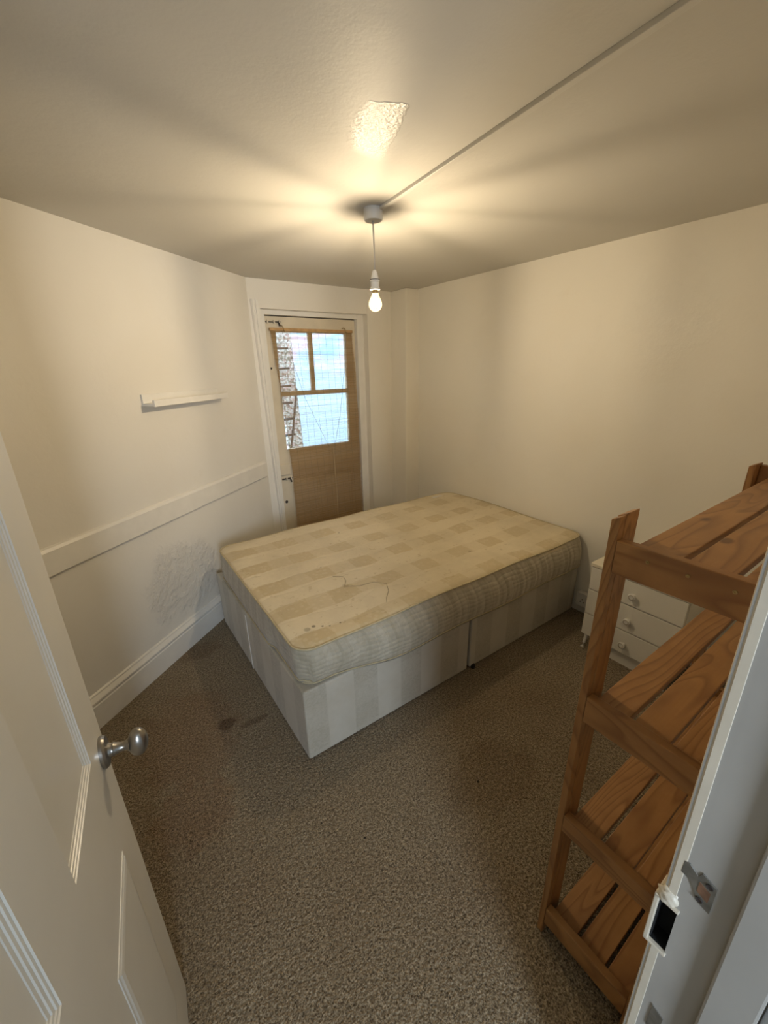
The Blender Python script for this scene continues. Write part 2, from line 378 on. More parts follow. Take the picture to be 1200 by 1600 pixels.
def pebble_mat():
    mm, nt, b, out = mat('flint_rubble')
    v = coords(nt)
    vo = N(nt, 'TexVoronoi', Scale=48.0); L(nt, v, vo.inputs['Vector'])
    n = noise(nt, v, 3, 2)
    c = ramp(nt, vo.outputs['Color'], [(0.1, (0.34, 0.26, 0.25)), (0.3, (0.80, 0.58, 0.56)), (0.5, (0.86, 0.82, 0.78)), (0.9, (0.93, 0.91, 0.88))])
    c = mix(nt, ramp(nt, vo.outputs['Distance'], [(0.55, (0, 0, 0)), (0.85, (1, 1, 1))]), c, (0.30, 0.32, 0.28))
    L(nt, c, b.inputs['Base Color']); b.inputs['Roughness'].default_value = 0.8
    bump(nt, b, vo.outputs['Distance'], 0.5, 0.02)
    return mm
M['pebble'] = pebble_mat()
def painted_out():
    mm, nt, b, out = mat('weathered_blue_render')
    v = coords(nt, (1, 1, 2.2)); n = noise(nt, v, 1.6, 3, 0.6, 0.4)
    c = ramp(nt, n, [(0.30, (0.30, 0.60, 0.80)), (0.48, (0.50, 0.72, 0.88)), (0.58, (0.80, 0.58, 0.70)), (0.72, (0.50, 0.78, 0.90))])
    sp = N(nt, 'SeparateXYZ'); L(nt, coords(nt), sp.inputs[0])
    low = mathn(nt, 'DIVIDE', mathn(nt, 'SUBTRACT', 1.75, sp.outputs[2]), 0.5, True)
    c = mix(nt, low, c, (0.58, 0.76, 0.92))
    L(nt, c, b.inputs['Base Color']); b.inputs['Roughness'].default_value = 0.9
    return mm
M['out_wall'] = painted_out()
M['paving'] = flat('yard_paving', (0.32, 0.32, 0.31), 0.9, nscale=8, namt=0.2)
M['rail_iron'] = flat('grey_iron', (0.05, 0.05, 0.06), 0.7)

# ------------------------------------------------------------------ mesh helpers
def bx(bm, x0, x1, y0, y1, z0, z1):
    vs_ = [bm.verts.new(p) for p in ((x0, y0, z0), (x1, y0, z0), (x1, y1, z0), (x0, y1, z0), (x0, y0, z1), (x1, y0, z1), (x1, y1, z1), (x0, y1, z1))]
    for f in ((0, 3, 2, 1), (4, 5, 6, 7), (0, 1, 5, 4), (1, 2, 6, 5), (2, 3, 7, 6), (3, 0, 4, 7)): bm.faces.new([vs_[i] for i in f])
    return vs_
def hexa(bm, bot, top):
    """box from 4 bottom points and 4 top points (ccw)"""
    vs_ = [bm.verts.new(p) for p in list(bot)+list(top)]
    for f in ((0, 3, 2, 1), (4, 5, 6, 7), (0, 1, 5, 4), (1, 2, 6, 5), (2, 3, 7, 6), (3, 0, 4, 7)): bm.faces.new([vs_[i] for i in f])
def prism(bm, poly, z0, z1):
    a = [bm.verts.new((x, y, z0)) for x, y in poly]; b_ = [bm.verts.new((x, y, z1)) for x, y in poly]
    n = len(poly); bm.faces.new(a[::-1]); bm.faces.new(b_)
    for i in range(n): bm.faces.new((a[i], a[(i+1) % n], b_[(i+1) % n], b_[i]))
def frame_axes(d):
    d = Vector(d).normalized(); t = Vector((0, 0, 1)) if abs(d.z) < 0.9 else Vector((1, 0, 0))
    a = d.cross(t).normalized(); return d, a, d.cross(a).normalized()
def tube(bm, pts, r, seg=8, caps=True):
    pts = [Vector(p) for p in pts]; rings = []
    for i, p in enumerate(pts):
        d = (pts[min(i+1, len(pts)-1)]-pts[max(i-1, 0)])
        _, a, b_ = frame_axes(d)
        rad = r[i] if isinstance(r, (list, tuple)) else r
        rings.append([bm.verts.new(p+rad*(math.cos(t)*a+math.sin(t)*b_)) for t in [2*PI*k/seg for k in range(seg)]])
    for i in range(len(rings)-1):
        for k in range(seg): bm.faces.new((rings[i][k], rings[i][(k+1) % seg], rings[i+1][(k+1) % seg], rings[i+1][k]))
    if caps: bm.faces.new(rings[0][::-1]); bm.faces.new(rings[-1])
def lathe(bm, prof, origin=(0, 0, 0), axis=(0, 0, 1), seg=24, sa=1.0, sb=1.0):
    """prof = [(radius, height)]"""
    d, a, b_ = frame_axes(axis); o = Vector(origin); rings = []
    for r, h in prof:
        if r < 1e-6: rings.append([bm.verts.new(o+d*h)])
        else: rings.append([bm.verts.new(o+d*h+r*(sa*math.cos(t)*a+sb*math.sin(t)*b_)) for t in [2*PI*k/seg for k in range(seg)]])
    for i in range(len(rings)-1):
        A, B = rings[i], rings[i+1]
        for k in range(seg):
            k2 = (k+1) % seg
            if len(A) == 1 and len(B) == 1: continue
            if len(A) == 1: bm.faces.new((A[0], B[k2], B[k]))
            elif len(B) == 1: bm.faces.new((A[k], A[k2], B[0]))
            else: bm.faces.new((A[k], A[k2], B[k2], B[k]))
def taper_head(co):
    t = max(0, min(1, (co[0]-1.4)/0.9)); return (co[0]-t*0.026*max(0, (co[1]-1.19)/1.15), co[1], co[2])
def obj(name, bm, material, parent=None, smooth=False, bevel=0.0, bseg=2, xf=None, loc=None):
    if xf:
        for v_ in bm.verts: v_.co = Vector(xf(v_.co))
    bmesh.ops.recalc_face_normals(bm, faces=bm.faces)
    me = bpy.data.meshes.new(name); bm.to_mesh(me); bm.free()
    o = bpy.data.objects.new(name, me); COL.objects.link(o)
    me.materials.append(material)
    if smooth:
        for p in me.polygons: p.use_smooth = True
        if smooth == 'auto':
            md = None
            try: me.set_sharp_from_angle(angle=0.6)
            except Exception: pass
    if bevel:
        md = o.modifiers.new('bevel', 'BEVEL'); md.width = bevel; md.segments = bseg; md.limit_method = 'ANGLE'; md.angle_limit = 0.6
    if parent:
        o.parent = parent
        o.matrix_parent_inverse = Matrix.Translation(parent.location).inverted()
    if loc: o.location = loc
    return o
def tag(o, label=None, cat=None, group=None, kind=None):
    if label: o['label'] = label
    if cat: o['category'] = cat
    if group: o['group'] = group
    if kind: o['kind'] = kind
    return o
def thing(name, loc, label, cat, kind=None, group=None):
    o = bpy.data.objects.new(name, None); COL.objects.link(o); o.location = loc
    o.empty_display_size = 0.1
    return tag(o, label, cat, group, kind)
def struct(name, bm, material, label, cat, parent=None, **kw):
    o = obj(name, bm, material, parent, **kw)
    return tag(o, label, cat, None, 'structure')
B = bmesh.new

# ------------------------------------------------------------------ room shell
CZ = 2.071
NX, NY = 0.6285, -0.7778            # left wall normal (into the room), wall runs along (0.7778, 0.6285)
UX, UY = 0.7778, 0.6285
LW0 = Vector((0.195, 2.302, 0))     # a point on the left wall
def lw(s, out, z): return Vector((LW0.x+UX*s+NX*out, LW0.y+UY*s+NY*out, z))
S_END = (2.93-2.302)/UY              # corner with the door wall
S_BEG = -2.2
YF = 0.075                            # room face of the wall with the doorway

bm = B(); bx(bm, -3.2, 3.0, -2.6, 3.35, -0.10, 0.0)
struct('floor', bm, M['carpet'], 'worn speckled beige and brown carpet covering the whole floor', 'floor')
bm = B(); bx(bm, -3.2, 3.0, -2.6, 3.16, CZ, CZ+0.12)
struct('ceiling', bm, M['ceiling'], 'low off-white painted ceiling with one glossy patch near the lamp', 'ceiling')

# left wall
bm = B()
a, b_ = lw(S_BEG, 0, 0), lw(S_END+0.02, 0, 0); c_, d_ = lw(S_END+0.02, -0.15, 0), lw(S_BEG, -0.15, 0)
prism(bm, [(a.x, a.y), (b_.x, b_.y), (c_.x, c_.y), (d_.x, d_.y)], 0, CZ)
struct('wall_left', bm, M['wall_left'], 'angled white wall with blistered damp plaster above the skirting', 'wall')
bm = B(); a = lw(S_BEG, 0, 0); bx(bm, a.x-0.05, a.x+0.10, YF-0.3, a.y+0.05, 0, CZ)
struct('wall_side', bm, M['wall'], 'white wall hidden behind the open panelled door', 'wall')

# door wall (far), with the glazed door's opening
LEANZ = 1.86
def lean(co):     # the left casing leans and narrows towards the floor
    k_ = 0.025*(1-min(1, (co[0]-0.988)/0.05))+0.010*min(1, (co[0]-0.988)/0.05)
    return (co[0]+k_*(LEANZ-co[2]), co[1], co[2])
DX0, DX1, DZ = 1.075, 1.893, 1.898
YB = 2.93; YB2 = 3.09
bm = B()
bx(bm, 0.90, 1.030, YB, YB2, 0, CZ); bx(bm, 1.030, DX1, YB, YB2, DZ, CZ)
hexa(bm, [(DX1+0.015, YB, 0), (2.35, YB, 0), (2.35, YB2, 0), (DX1+0.015, YB2, 0)], [(DX1, YB, CZ), (2.35, YB, CZ), (2.35, YB2, CZ), (DX1, YB2, CZ)])
struct('wall_back', bm, M['wall'], 'short white far wall around the glazed door', 'wall')
# boxed-in corner
bm = B()
hexa(bm, [(2.121, 2.726, 0), (2.40, 2.726, 0), (2.40, 2.95, 0), (2.121, 2.95, 0)], [(2.117, 2.726, CZ), (2.40, 2.726, CZ), (2.40, 2.95, CZ), (2.117, 2.95, CZ)])
struct('wall_corner', bm, M['wall'], 'narrow boxed-out white corner beside the glazed door', 'wall', bevel=0.006)
# right wall: old and out of plumb, its foot further out than its head
def wrx(y, z):
    t = min(1, max(0, (2.75-y)/1.55)); foot = 2.262+0.068*t
    return foot+(2.234-foot)*(z/CZ)
bm = B(); ny, nz = 12, 8; g = []
for i in range(ny+1):
    y_ = -0.1+(2.95+0.1)*i/ny; g.append([bm.verts.new((wrx(y_, CZ*j/nz), y_, CZ*j/nz)) for j in range(nz+1)])
g2 = [[bm.verts.new((2.50, -0.1+3.05*i/ny, CZ*j/nz)) for j in (0, nz)] for i in range(ny+1)]
for i in range(ny):
    for j in range(nz): bm.faces.new((g[i][j], g[i+1][j], g[i+1][j+1], g[i][j+1]))
    bm.faces.new((g2[i][0], g2[i][1], g2[i+1][1], g2[i+1][0]))
struct('wall_right', bm, M['wall_right'], 'long white right-hand wall behind the bed head and drawers', 'wall', smooth=True)

# wall with the doorway the camera looks through
JX = 0.52
bm = B()
bx(bm, JX+0.035, 2.45, -0.06, YF, 0, CZ)
bx(bm, -2.2, -0.215, -0.06, YF-0.02, 0, CZ)
bx(bm, -0.215, JX+0.035, -0.06, YF-0.02, 1.99, CZ)
struct('wall_front', bm, M['wall'], 'wall holding the doorway beside the pine shelves', 'wall')

# hall behind the doorway
bm = B(); bx(bm, -2.2, -2.05, -2.6, -0.06, 0, CZ); bx(bm, 1.5, 1.65, -2.6, -0.06, 0, CZ); bx(bm, -2.2, 1.65, -2.7, -2.55, 0, CZ)
struct('wall_hall', bm, M['hall'], 'cool white hall walls outside the doorway', 'wall')

# ------------------------------------------------------------------ trims on the left wall
def extrude_profile(bm, prof, s0, s1, miter0=0.0):
    """prof: [(out, z)] polygon swept along the left wall"""
    A = [bm.verts.new(lw(s0, o_, z_)) for o_, z_ in prof]; Bv = [bm.verts.new(lw(s1, o_, z_)) for o_, z_ in prof]
    n = len(prof); bm.faces.new(A[::-1]); bm.faces.new(Bv)
    for i in range(n): bm.faces.new((A[i], A[(i+1) % n], Bv[(i+1) % n], Bv[i]))
bm = B()
extrude_profile(bm, [(0, 0), (0.022, 0), (0.022, 0.115), (0.018, 0.119), (0.018, 0.124), (0.024, 0.130), (0.024, 0.138), (0.016, 0.148), (0.010, 0.156), (0.010, 0.162), (0.004, 0.168), (0, 0.168)], S_BEG, S_END-0.03)
struct('baseboard_left', bm, M['trim'], 'tall white moulded skirting board along the angled left wall', 'skirting board', bevel=0.0015)
bm = B()
extrude_profile(bm, [(0, 0.770), (0.016, 0.770), (0.018, 0.774), (0.018, 0.868), (0.012, 0.880), (0, 0.884)], S_BEG, S_END-0.036)
struct('trim_1', bm, M['trim'], 'flat white dado rail running across the angled left wall', 'dado rail', bevel=0.0015)
bm = B(); bx(bm, 2.317, 2.345, YF, 2.72, 0, 0.058)
struct('baseboard_right', bm, M['trim'], 'low dusty skirting strip along the right wall under the socket', 'skirting board', bevel=0.003)

# door surround
bm = B()
prof = [(0.988, 0.0), (0.988, 0.012), (0.994, 0.026), (1.002, 0.026), (1.004, 0.018), (1.014, 0.015), (1.016, 0.020), (1.024, 0.020), (1.027, 0.012), (1.036, 0.010), (1.038, 0.0)]
for i in range(len(prof)-1):
    pass
poly = [(x_, YB-o_) for x_, o_ in prof]
prism(bm, poly, 0, 1.945)
for v_ in bm.verts:
    pass
struct('trim_2', bm, M['trim'], 'white moulded architrave up the left side of the glazed door', 'architrave', xf=lean)
bm = B(); bx(bm, 1.040, DX1, YB+0.001, YB2, DZ-0.0005, DZ+0.004)
bx(bm, 1.030, 1.094, 2.99, 3.075, 0, DZ)
bx(bm, 1.030, 1.050, YB+0.001, 2.99, 0, DZ)
bx(bm, 1.094, 1.839, 2.995, 3.075, 1.868, DZ)
bx(bm, 1.839, 1.905, 2.995, 3.075, 0, DZ)
struct('trim_3', bm, M['trim'], 'white wooden frame set into the wall around the glazed door', 'door frame', bevel=0.002)

# ------------------------------------------------------------------ glazed back door
DY = 3.03
door1 = thing('door_1', (1.46, DY, 0), 'cream part-glazed back door half covered by a cane blind', 'door', 'structure')
bm = B()
X0, X1 = 1.100, 1.834
GX0, GX1, GZ0, GZ1 = 1.178, 1.750, 0.916, 1.762
for (a0, a1, c0, c1) in ((X0, GX0, 0, 1.862), (GX1, X1, 0, 1.862), (GX0, GX1, GZ1, 1.862), (GX0, GX1, 0.66, GZ0), (GX0, GX1, 0, 0.18), (1.42, 1.50, 0.18, 0.66)):
    bx(bm, a0, a1, DY, DY+0.042, c0, c1)
bx(bm, GX0, GX1, DY+0.014, DY+0.030, 0.18, 0.66)
obj('door_leaf', bm, M['cream'], door1)
bm = B(); bx(bm, 1.432, 1.464, DY+0.004, DY+0.036, 1.352, GZ1); bx(bm, GX0, GX1, DY+0.004, DY+0.036, 1.318, 1.352)
obj('glazing_bars', bm, M['cream'], door1, bevel=0.003)
for (a0, a1, c0, c1) in ((GX0, 1.432, 1.352, GZ1), (1.464, GX1, 1.352, GZ1), (GX0, GX1, GZ0, 1.318)):
    bm = B(); bx(bm, a0, a1, DY+0.018, DY+0.022, c0, c1); obj('pane', bm, M['glass'], door1)
bm = B(); bx(bm, 1.10, 1.834, DY+0.006, DY+0.04, 1.8625, 1.8675); bx(bm, 1.0945, 1.0995, DY+0.010, DY+0.03, 0, 1.862)
obj('dark_gap', bm, M['darkgap'], door1)
# bolts
def bolt(x0, x1, z, big):
    p = B(); bx(p, x0, x1, DY-0.004, DY, z-0.014, z+0.014); o = obj('bolt', p, M['cream'], door1, bevel=0.001)
    p = B(); tube(p, [(x0+0.004, DY-0.011, z), (x1-0.004, DY-0.011, z)], 0.0055, 10); obj('bolt_rod', p, M['iron'] if big else M['steel'], o)
    o2 = B()
    for q in (x0+0.012, (x0+x1)/2, x1-0.02): bx(o2, q, q+0.010, DY-0.019, DY, z-0.012, z+0.012)
    obj('bolt_keeper', o2, M['frame_paint'], o, bevel=0.002)
    k = B(); tube(k, [(x1-0.028, DY-0.011, z), (x1-0.024, DY-0.024, z-0.010), (x1-0.020, DY-0.026, z-0.026)], [0.005, 0.005, 0.007], 10); obj('bolt_knob', k, M['iron'], o, smooth=True)
bolt(1.104, 1.225, 1.826, False)
bolt(1.085, 1.20, 0.690, True)
bm = B(); bx(bm, 1.102, 1.180, DY-0.018, DY, 0.722, 0.81); obj('lock_block', bm, M['cream'], door1, bevel=0.004)
bm = B(); tube(bm, [(1.118, DY, 1.520), (1.118, DY-0.014, 1.520), (1.112, DY-0.020, 1.512)], 0.0045, 8); obj('hook', bm, M['iron'], door1)
bm = B(); lathe(bm, [(0, 0.0), (0.010, 0.0), (0.012, 0.006), (0.007, 0.010), (0, 0.011)], (1.13, DY-0.0005, 0.50), (0, -1, 0), 12); obj('screw', bm, M['iron'], door1)

# ------------------------------------------------------------------ cane blind
BYR = DY-0.034
blind = thing('cane_blind', (1.47, BYR, 0.23), 'split-cane roll-up blind hanging over the glazed back door', 'blind')
bm = B(); z_ = 1.768; k = 0
rnd = random.Random(3)
def blind_edge(z):
    def ip(tb):
        for (za, xa), (zb, xb) in zip(tb, tb[1:]):
            if z >= zb or (zb, xb) == tb[-1]: return xb+(xa-xb)*max(0, min(1, (z-zb)/(za-zb)))
    return ip([(1.78, 1.124), (1.585, 1.143), (1.32, 1.162), (1.1, 1.175), (0.9, 1.186), (0.7, 1.192), (0.24, 1.190)])+0.002*math.sin(z*19), ip([(1.78, 1.786), (1.48, 1.805), (1.13, 1.820), (0.74, 1.823), (0.24, 1.829)])+0.002*math.sin(z*17+1)
while z_ > 0.262:
    e0, e1 = blind_edge(z_); e0 += rnd.uniform(-.002, .002); e1 += rnd.uniform(-.003, .004)
    th = rnd.uniform(0.0021, 0.0030)
    yj = BYR+rnd.uniform(-.0006, .0006); dz = rnd.uniform(-.0007, .0007)
    n = 4
    r_ = [[bm.verts.new((e0+(e1-e0)*i/n, yj+dy_*0.0012, z_+dz_*th/2+dz*math.sin(i*1.7+k))) for dy_, dz_ in ((-1, 0), (0, 1), (1, 0), (0, -1))] for i in range(n+1)]
    for i in range(n):
        for q in range(4): bm.faces.new((r_[i][q], r_[i][(q+1) % 4], r_[i+1][(q+1) % 4], r_[i+1][q]))
    z_ -= 0.0042; k += 1
obj('cane_slats', bm, M['cane'], blind)
bm = B(); bx(bm, 1.120, 1.792, BYR-0.006, BYR+0.006, 1.766, 1.786); obj('head_rail', bm, M['cane_rail'], blind, bevel=0.002)
bm = B(); tube(bm, [(1.186, BYR-0.006, 0.262), (1.832, BYR-0.006, 0.262)], 0.010, 10); tube(bm, [(1.19, BYR-0.006, 0.240), (1.828, BYR-0.006, 0.240)], 0.010, 10)
obj('bottom_rail', bm, M['cane_rail'], blind, smooth='auto')
bm = B()
for i in range(12):
    x_ = 1.160+i*0.056
    tube(bm, [(x_+0.05*(j/10)*(1-0.25*i/11)+0.002*math.sin(j*1.3+i), BYR-0.0025, 1.768-j*0.1505) for j in range(11)], 0.0007, 4)
obj('warp_threads', bm, M['string'], blind)
bm = B()
tube(bm, [(1.205, BYR-0.010, 1.775), (1.26, BYR-0.010, 1.60), (1.345, BYR-0.010, 1.30), (1.50, BYR-0.010, 0.955), (1.525, BYR-0.010, 0.90)], 0.0013, 5)
tube(bm, [(1.735, BYR-0.010, 1.775), (1.700, BYR-0.010, 1.50), (1.640, BYR-0.010, 1.15), (1.580, BYR-0.010, 0.92), (1.572, BYR-0.010, 0.88)], 0.0013, 5)
obj('lift_cord', bm, M['string'], blind)
bm = B()
tube(bm, [(1.560, BYR-0.011, 0.90), (1.562, BYR-0.012, 0.7), (1.570, BYR-0.012, 0.5), (1.566, BYR-0.016, 0.27)], 0.0022, 6)
for q in (1.29, 1.305, 1.318, 1.70): tube(bm, [(q, BYR-0.018, 0.282), (q+0.012, BYR-0.020, 0.255), (q+0.006, BYR-0.018, 0.222)], 0.0025, 6)
obj('pull_cord', bm, M['string_pale'], blind)
for q in (1.215, 1.72):
    bm = B(); tube(bm, [(q, DY, 1.800), (q, DY-0.03, 1.802), (q+0.004, DY-0.044, 1.792), (q+0.008, DY-0.046, 1.775), (q+0.014, DY-0.042, 1.762)], 0.003, 8)
    obj('blind_hook', bm, M['brass'], blind)

# ------------------------------------------------------------------ yard seen through the panes
bm = B(); bx(bm, 0.2, 6.5, 5.6, 5.75, -0.2, 3.2)
struct('wall_yard', bm, M['out_wall'], 'pale blue weathered yard wall beyond the door panes', 'wall')
bm = B(); bx(bm, -1.0, 6.5, 3.40, 5.6, -0.2, -0.02)
struct('trim_4', bm, M['paving'], 'grey yard paving outside the glazed door', 'paving')
bm = B(); hexa(bm, [(0.9, 3.75, -0.1), (1.66, 3.75, -0.1), (1.66, 4.2, -0.1), (0.9, 4.2, -0.1)], [(0.9, 3.75, 2.5), (1.57, 3.75, 2.5), (1.57, 4.2, 2.5), (0.9, 4.2, 2.5)])
struct('wall_rubble', bm, M['pebble'], 'mottled rubble wall end seen through the left of the panes', 'wall')
bars = ((1.68, 'topmost'), (1.51, 'second highest'), (1.36, 'third highest'), (1.21, 'fourth highest'), (1.065, 'fifth highest'), (0.917, 'lowest'))
for i, (zz_, wd) in enumerate(bars):
    bm = B(); tube(bm, [(1.30, 3.70, zz_-0.004), (1.535, 3.70, zz_+0.004)], 0.011, 6)
    tag(obj('iron_bar', bm, M['rail_iron']), 'grey iron bar across the rubble wall outside the panes, %s of six' % wd, 'bar', 'iron bars outside the glazed door')
bm = B(); tube(bm, [(1.585, 3.69, 1.34), (1.50, 3.69, 0.9), (1.455, 3.69, 0.70), (1.44, 3.69, -0.02)], 0.010, 6)
tag(obj('leaning_pole', bm, M['rail_iron']), 'thin grey pole leaning on the rubble wall outside the lower pane', 'pole')

# ------------------------------------------------------------------ bed
Y0B, Y1B, ZB = 1.193, 2.405, 0.352
base = thing('divan_base', (1.36, 1.8, 0), 'pale patterned fabric divan base under the bare mattress', 'bed base')
def section(x0, x1, x0f):
    xe = x1-0.04 if x1 > 2 else x1
    p = B(); hexa(p, [(x0, Y0B, 0.008), (x1, Y0B, 0.008), (xe, Y1B, 0.008), (x0f, Y1B, 0.008)], [(x0, Y0B, ZB), (x1, Y0B, ZB), (xe, Y1B, ZB), (x0f, Y1B, ZB)])
    return obj('base_section', p, M['divan'], base, bevel=0.008, bseg=3)
section(0.431, 1.335, 0.408); section(1.352, 2.300, 1.352)
bm = B(); bx(bm, 1.334, 1.353, Y0B+0.02, Y1B-0.03, 0.02, ZB-0.01); obj('joint_strip', bm, M['darkgap'], base)
bm = B(); tube(bm, [(0.4150, 1.862, 0.012), (0.4150, 1.862, 0.345)], 0.0022, 6); obj('seam', bm, M['seam'], base)
for x_ in (1.375, 0.50, 1.30):
    bm = B(); lathe(bm, [(0.0, 0), (0.012, 0), (0.012, 0.02), (0, 0.02)], (x_, Y0B-0.004 if x_ == 1.375 else Y0B+0.05, 0.0), (0, 0, 1), 10); obj('castor', bm, M['iron'], base)

# mattress: rounded slab with bulging quilted border
MX0, MX1, MY0, MY1, MZ0, MZ1 = 0.428, 2.292, 1.190, 2.345, 0.3535, 0.540
def outline(n_side=26, n_c=9, r=0.075, off=0.0):
    pts = []
    cs = [(MX1-r, MY0+r, -PI/2), (MX1-r, MY1-r, 0), (MX0+r, MY1-r, PI/2), (MX0+r, MY0+r, PI)]
    for ci, (cx, cy, a0) in enumerate(cs):
        for i in range(n_c+1):
            a_ = a0+PI/2*i/n_c; pts.append((cx+(r+off)*math.cos(a_), cy+(r+off)*math.sin(a_), math.cos(a_), math.sin(a_)))
        nx_ = cs[(ci+1) % 4]; a1 = a0+PI/2
        p0 = Vector((cx+r*math.cos(a1), cy+r*math.sin(a1))); p1 = Vector((nx_[0]+r*math.cos(nx_[2]), nx_[1]+r*math.sin(nx_[2])))
        for i in range(1, n_side):
            t = i/n_side; q = p0.lerp(p1, t); pts.append((q.x, q.y, math.cos(a1), math.sin(a1)))
    return pts
base_o = outline()
def bulge(px, py, nx_, ny_, t):
    """t 0 top .. 1 bottom"""
    b0 = 0.018*math.sin(PI*min(1, t*1.05))
    if ny_ < -0.5:
        w_ = max(0, min(1, (px-0.56)/0.25))
        b0 += w_*(0.030*t**0.8+0.006*math.sin(px*9)*t)
        b0 *= 1 if px < 2.15 else 0.8
        b0 -= (1-w_)*0.012*t*t
    if nx_ < -0.5: b0 = 0.006*math.sin(PI*t)+(0.004*t if py > 1.5 else -0.014*t)
    if nx_ > 0.5: b0 = min(b0, 0.0)
    if abs(nx_) < 0.9 and abs(ny_) < 0.9 and nx_ < 0: b0 -= 0.012*t*t
    return b0
def topz(x_, y_):
    return MZ1-0.006+0.006*math.sin(x_*3.1+1)*math.sin(y_*4+.5)+0.003*math.sin(x_*11+y_*7)
def mattress_bm():
    p = B(); rings = []
    lv = [(1.0, MZ0, 0.93), (1.0, None, 1.0)]
    nt_ = 8
    for i in range(nt_+1):
        t = 1-i/nt_
        row = []
        for (px, py, nx_, ny_) in base_o:
            o_ = bulge(px, py, nx_, ny_, t)
            e = 0.0
            if t > 0.9: e = -0.012 if ny_ < -0.5 and px > 0.6 else -0.018
            drop = 0.03*max(0, min(1, (px-0.6)/0.3)) if ny_ < -0.5 else 0
            zz_ = (MZ0-drop*t)+(MZ1-MZ0)*(1-t)
            if i == nt_: zz_ = topz(px, py)
            row.append(p.verts.new((px+nx_*(o_+e), py+ny_*(o_+e), zz_)))
        if i == 0: rings.append([p.verts.new((px-nx_*0.02, py-ny_*0.02, MZ0+0.001)) for px, py, nx_, ny_ in base_o])
        rings.append(row)
    cx, cy = (MX0+MX1)/2, (MY0+MY1)/2
    for sc_, dz in ((0.985, 0.006), (0.95, 0.010), (0.88, 0.009), (0.78, 0.010), (0.66, 0.008), (0.52, 0.010), (0.36, 0.008), (0.18, 0.010)):
        row = []
        for (px, py, nx_, ny_) in base_o:
            x_, y_ = cx+(px-cx)*sc_, cy+(py-cy)*sc_
            row.append(p.verts.new((x_, y_, topz(x_, y_)+dz)))
        rings.append(row)
    n = len(base_o)
    for i in range(len(rings)-1):
        for k_ in range(n): p.faces.new((rings[i][k_], rings[i][(k_+1) % n], rings[i+1][(k_+1) % n], rings[i+1][k_]))
    p.faces.new(rings[0][::-1])
    cv = p.verts.new((cx, cy, topz(cx, cy)+0.01))
    for k_ in range(n): p.faces.new((rings[-1][k_], rings[-1][(k_+1) % n], cv))
    return p
mt = obj('mattress', mattress_bm(), M['ticking'], smooth=True, xf=taper_head)
tag(mt, 'bare cream and tan checked mattress with faint stains lying on the divan', 'mattress')
bm = B()
pp = [(x_+nx_*0.002, y_+ny_*0.002, topz(x_, y_)+0.001) for x_, y_, nx_, ny_ in base_o]
tube(bm, pp+[pp[0]], 0.0048, 6, False); 
po = obj('piping', bm, M['piping'], mt, smooth=True, xf=taper_head); po['label'] = 'tan piping cord round the mattress top edge'
bm = B(); pp = []
for (px, py, nx_, ny_) in base_o:
    o_ = bulge(px, py, nx_, ny_, 0.88); drop = 0.03*max(0, min(1, (px-0.6)/0.3)) if ny_ < -0.5 else 0
    pp.append((px+nx_*(o_+0.001), py+ny_*(o_+0.001), MZ0-drop*0.88+(MZ1-MZ0)*0.10))
tube(bm, pp+[pp[0]], 0.003, 6, False); obj('piping', bm, M['piping'], mt, smooth=True, xf=taper_head)
# loose thread lying on the mattress
bm = B()
th = [(0.80, 1.62), (0.84, 1.585), (0.83, 1.54), (0.80, 1.50), (0.86, 1.46), (0.93, 1.45), (0.97, 1.40), (0.94, 1.34), (0.90, 1.30), (0.88, 1.27)]
tube(bm, [(x_, y_, topz(x_, y_)+0.0122) for x_, y_ in th], 0.0012, 5)
tag(obj('loose_thread', bm, M['string'], smooth=True), 'thin brown thread squiggling on top of the mattress', 'thread')
# small care label near the head corner
bm = B(); bx(bm, 2.03, 2.12, 2.26, 2.285, MZ1+0.004, MZ1+0.008)
obj('care_label', bm, M['seam'], mt)

# ------------------------------------------------------------------ pine shelf unit
SX0, SX1, SY0, SY1 = 0.736, 1.545, 0.090, 0.336
shelf = thing('pine_shelf_unit', ((SX0+SX1)/2, (SY0+SY1)/2, 0), 'freestanding slatted pine shelf unit with four shelves beside the doorway', 'shelf unit')
def post(x_out, x_in, y0, y1, ztop):
    sgn = 1 if x_in > x_out else -1
    p = B()
    a0, a1 = x_out, x_out+sgn*0.020; b0, b1 = x_out+sgn*0.0225, x_in
    for (q0, q1, dzt) in ((a0, a1, -0.002), (b0, b1, 0.0)):
        lo, hi = min(q0, q1), max(q0, q1)
        hexa(p, [(lo, y0, 0), (hi, y0, 0), (hi, y1, 0), (lo, y1, 0)], [(lo, y0, ztop+dzt), (hi, y0, ztop+dzt), (hi, y1, ztop+dzt-0.008), (lo, y1, ztop+dzt-0.008)])
    lo, hi = min(a1, b0), max(a1, b0)
    bx(p, lo-0.001, hi+0.001, y0+0.003, y1-0.003, 0.0, ztop-0.012)
    obj('post', p, M['wood2'], shelf, bevel=0.0018)
for (yy0, yy1) in ((0.320, 0.336), (SY0, SY0+0.016)):
    post(SX0, SX0+0.072, yy0, yy1, 1.262); post(SX1, SX1-0.060, yy0, yy1, 1.246)
levels = [(1.208, 1.214, 0.066), (0.832, 0.850, 0.066), (0.458, 0.484, 0.054), (0.078, 0.112, 0.062)]
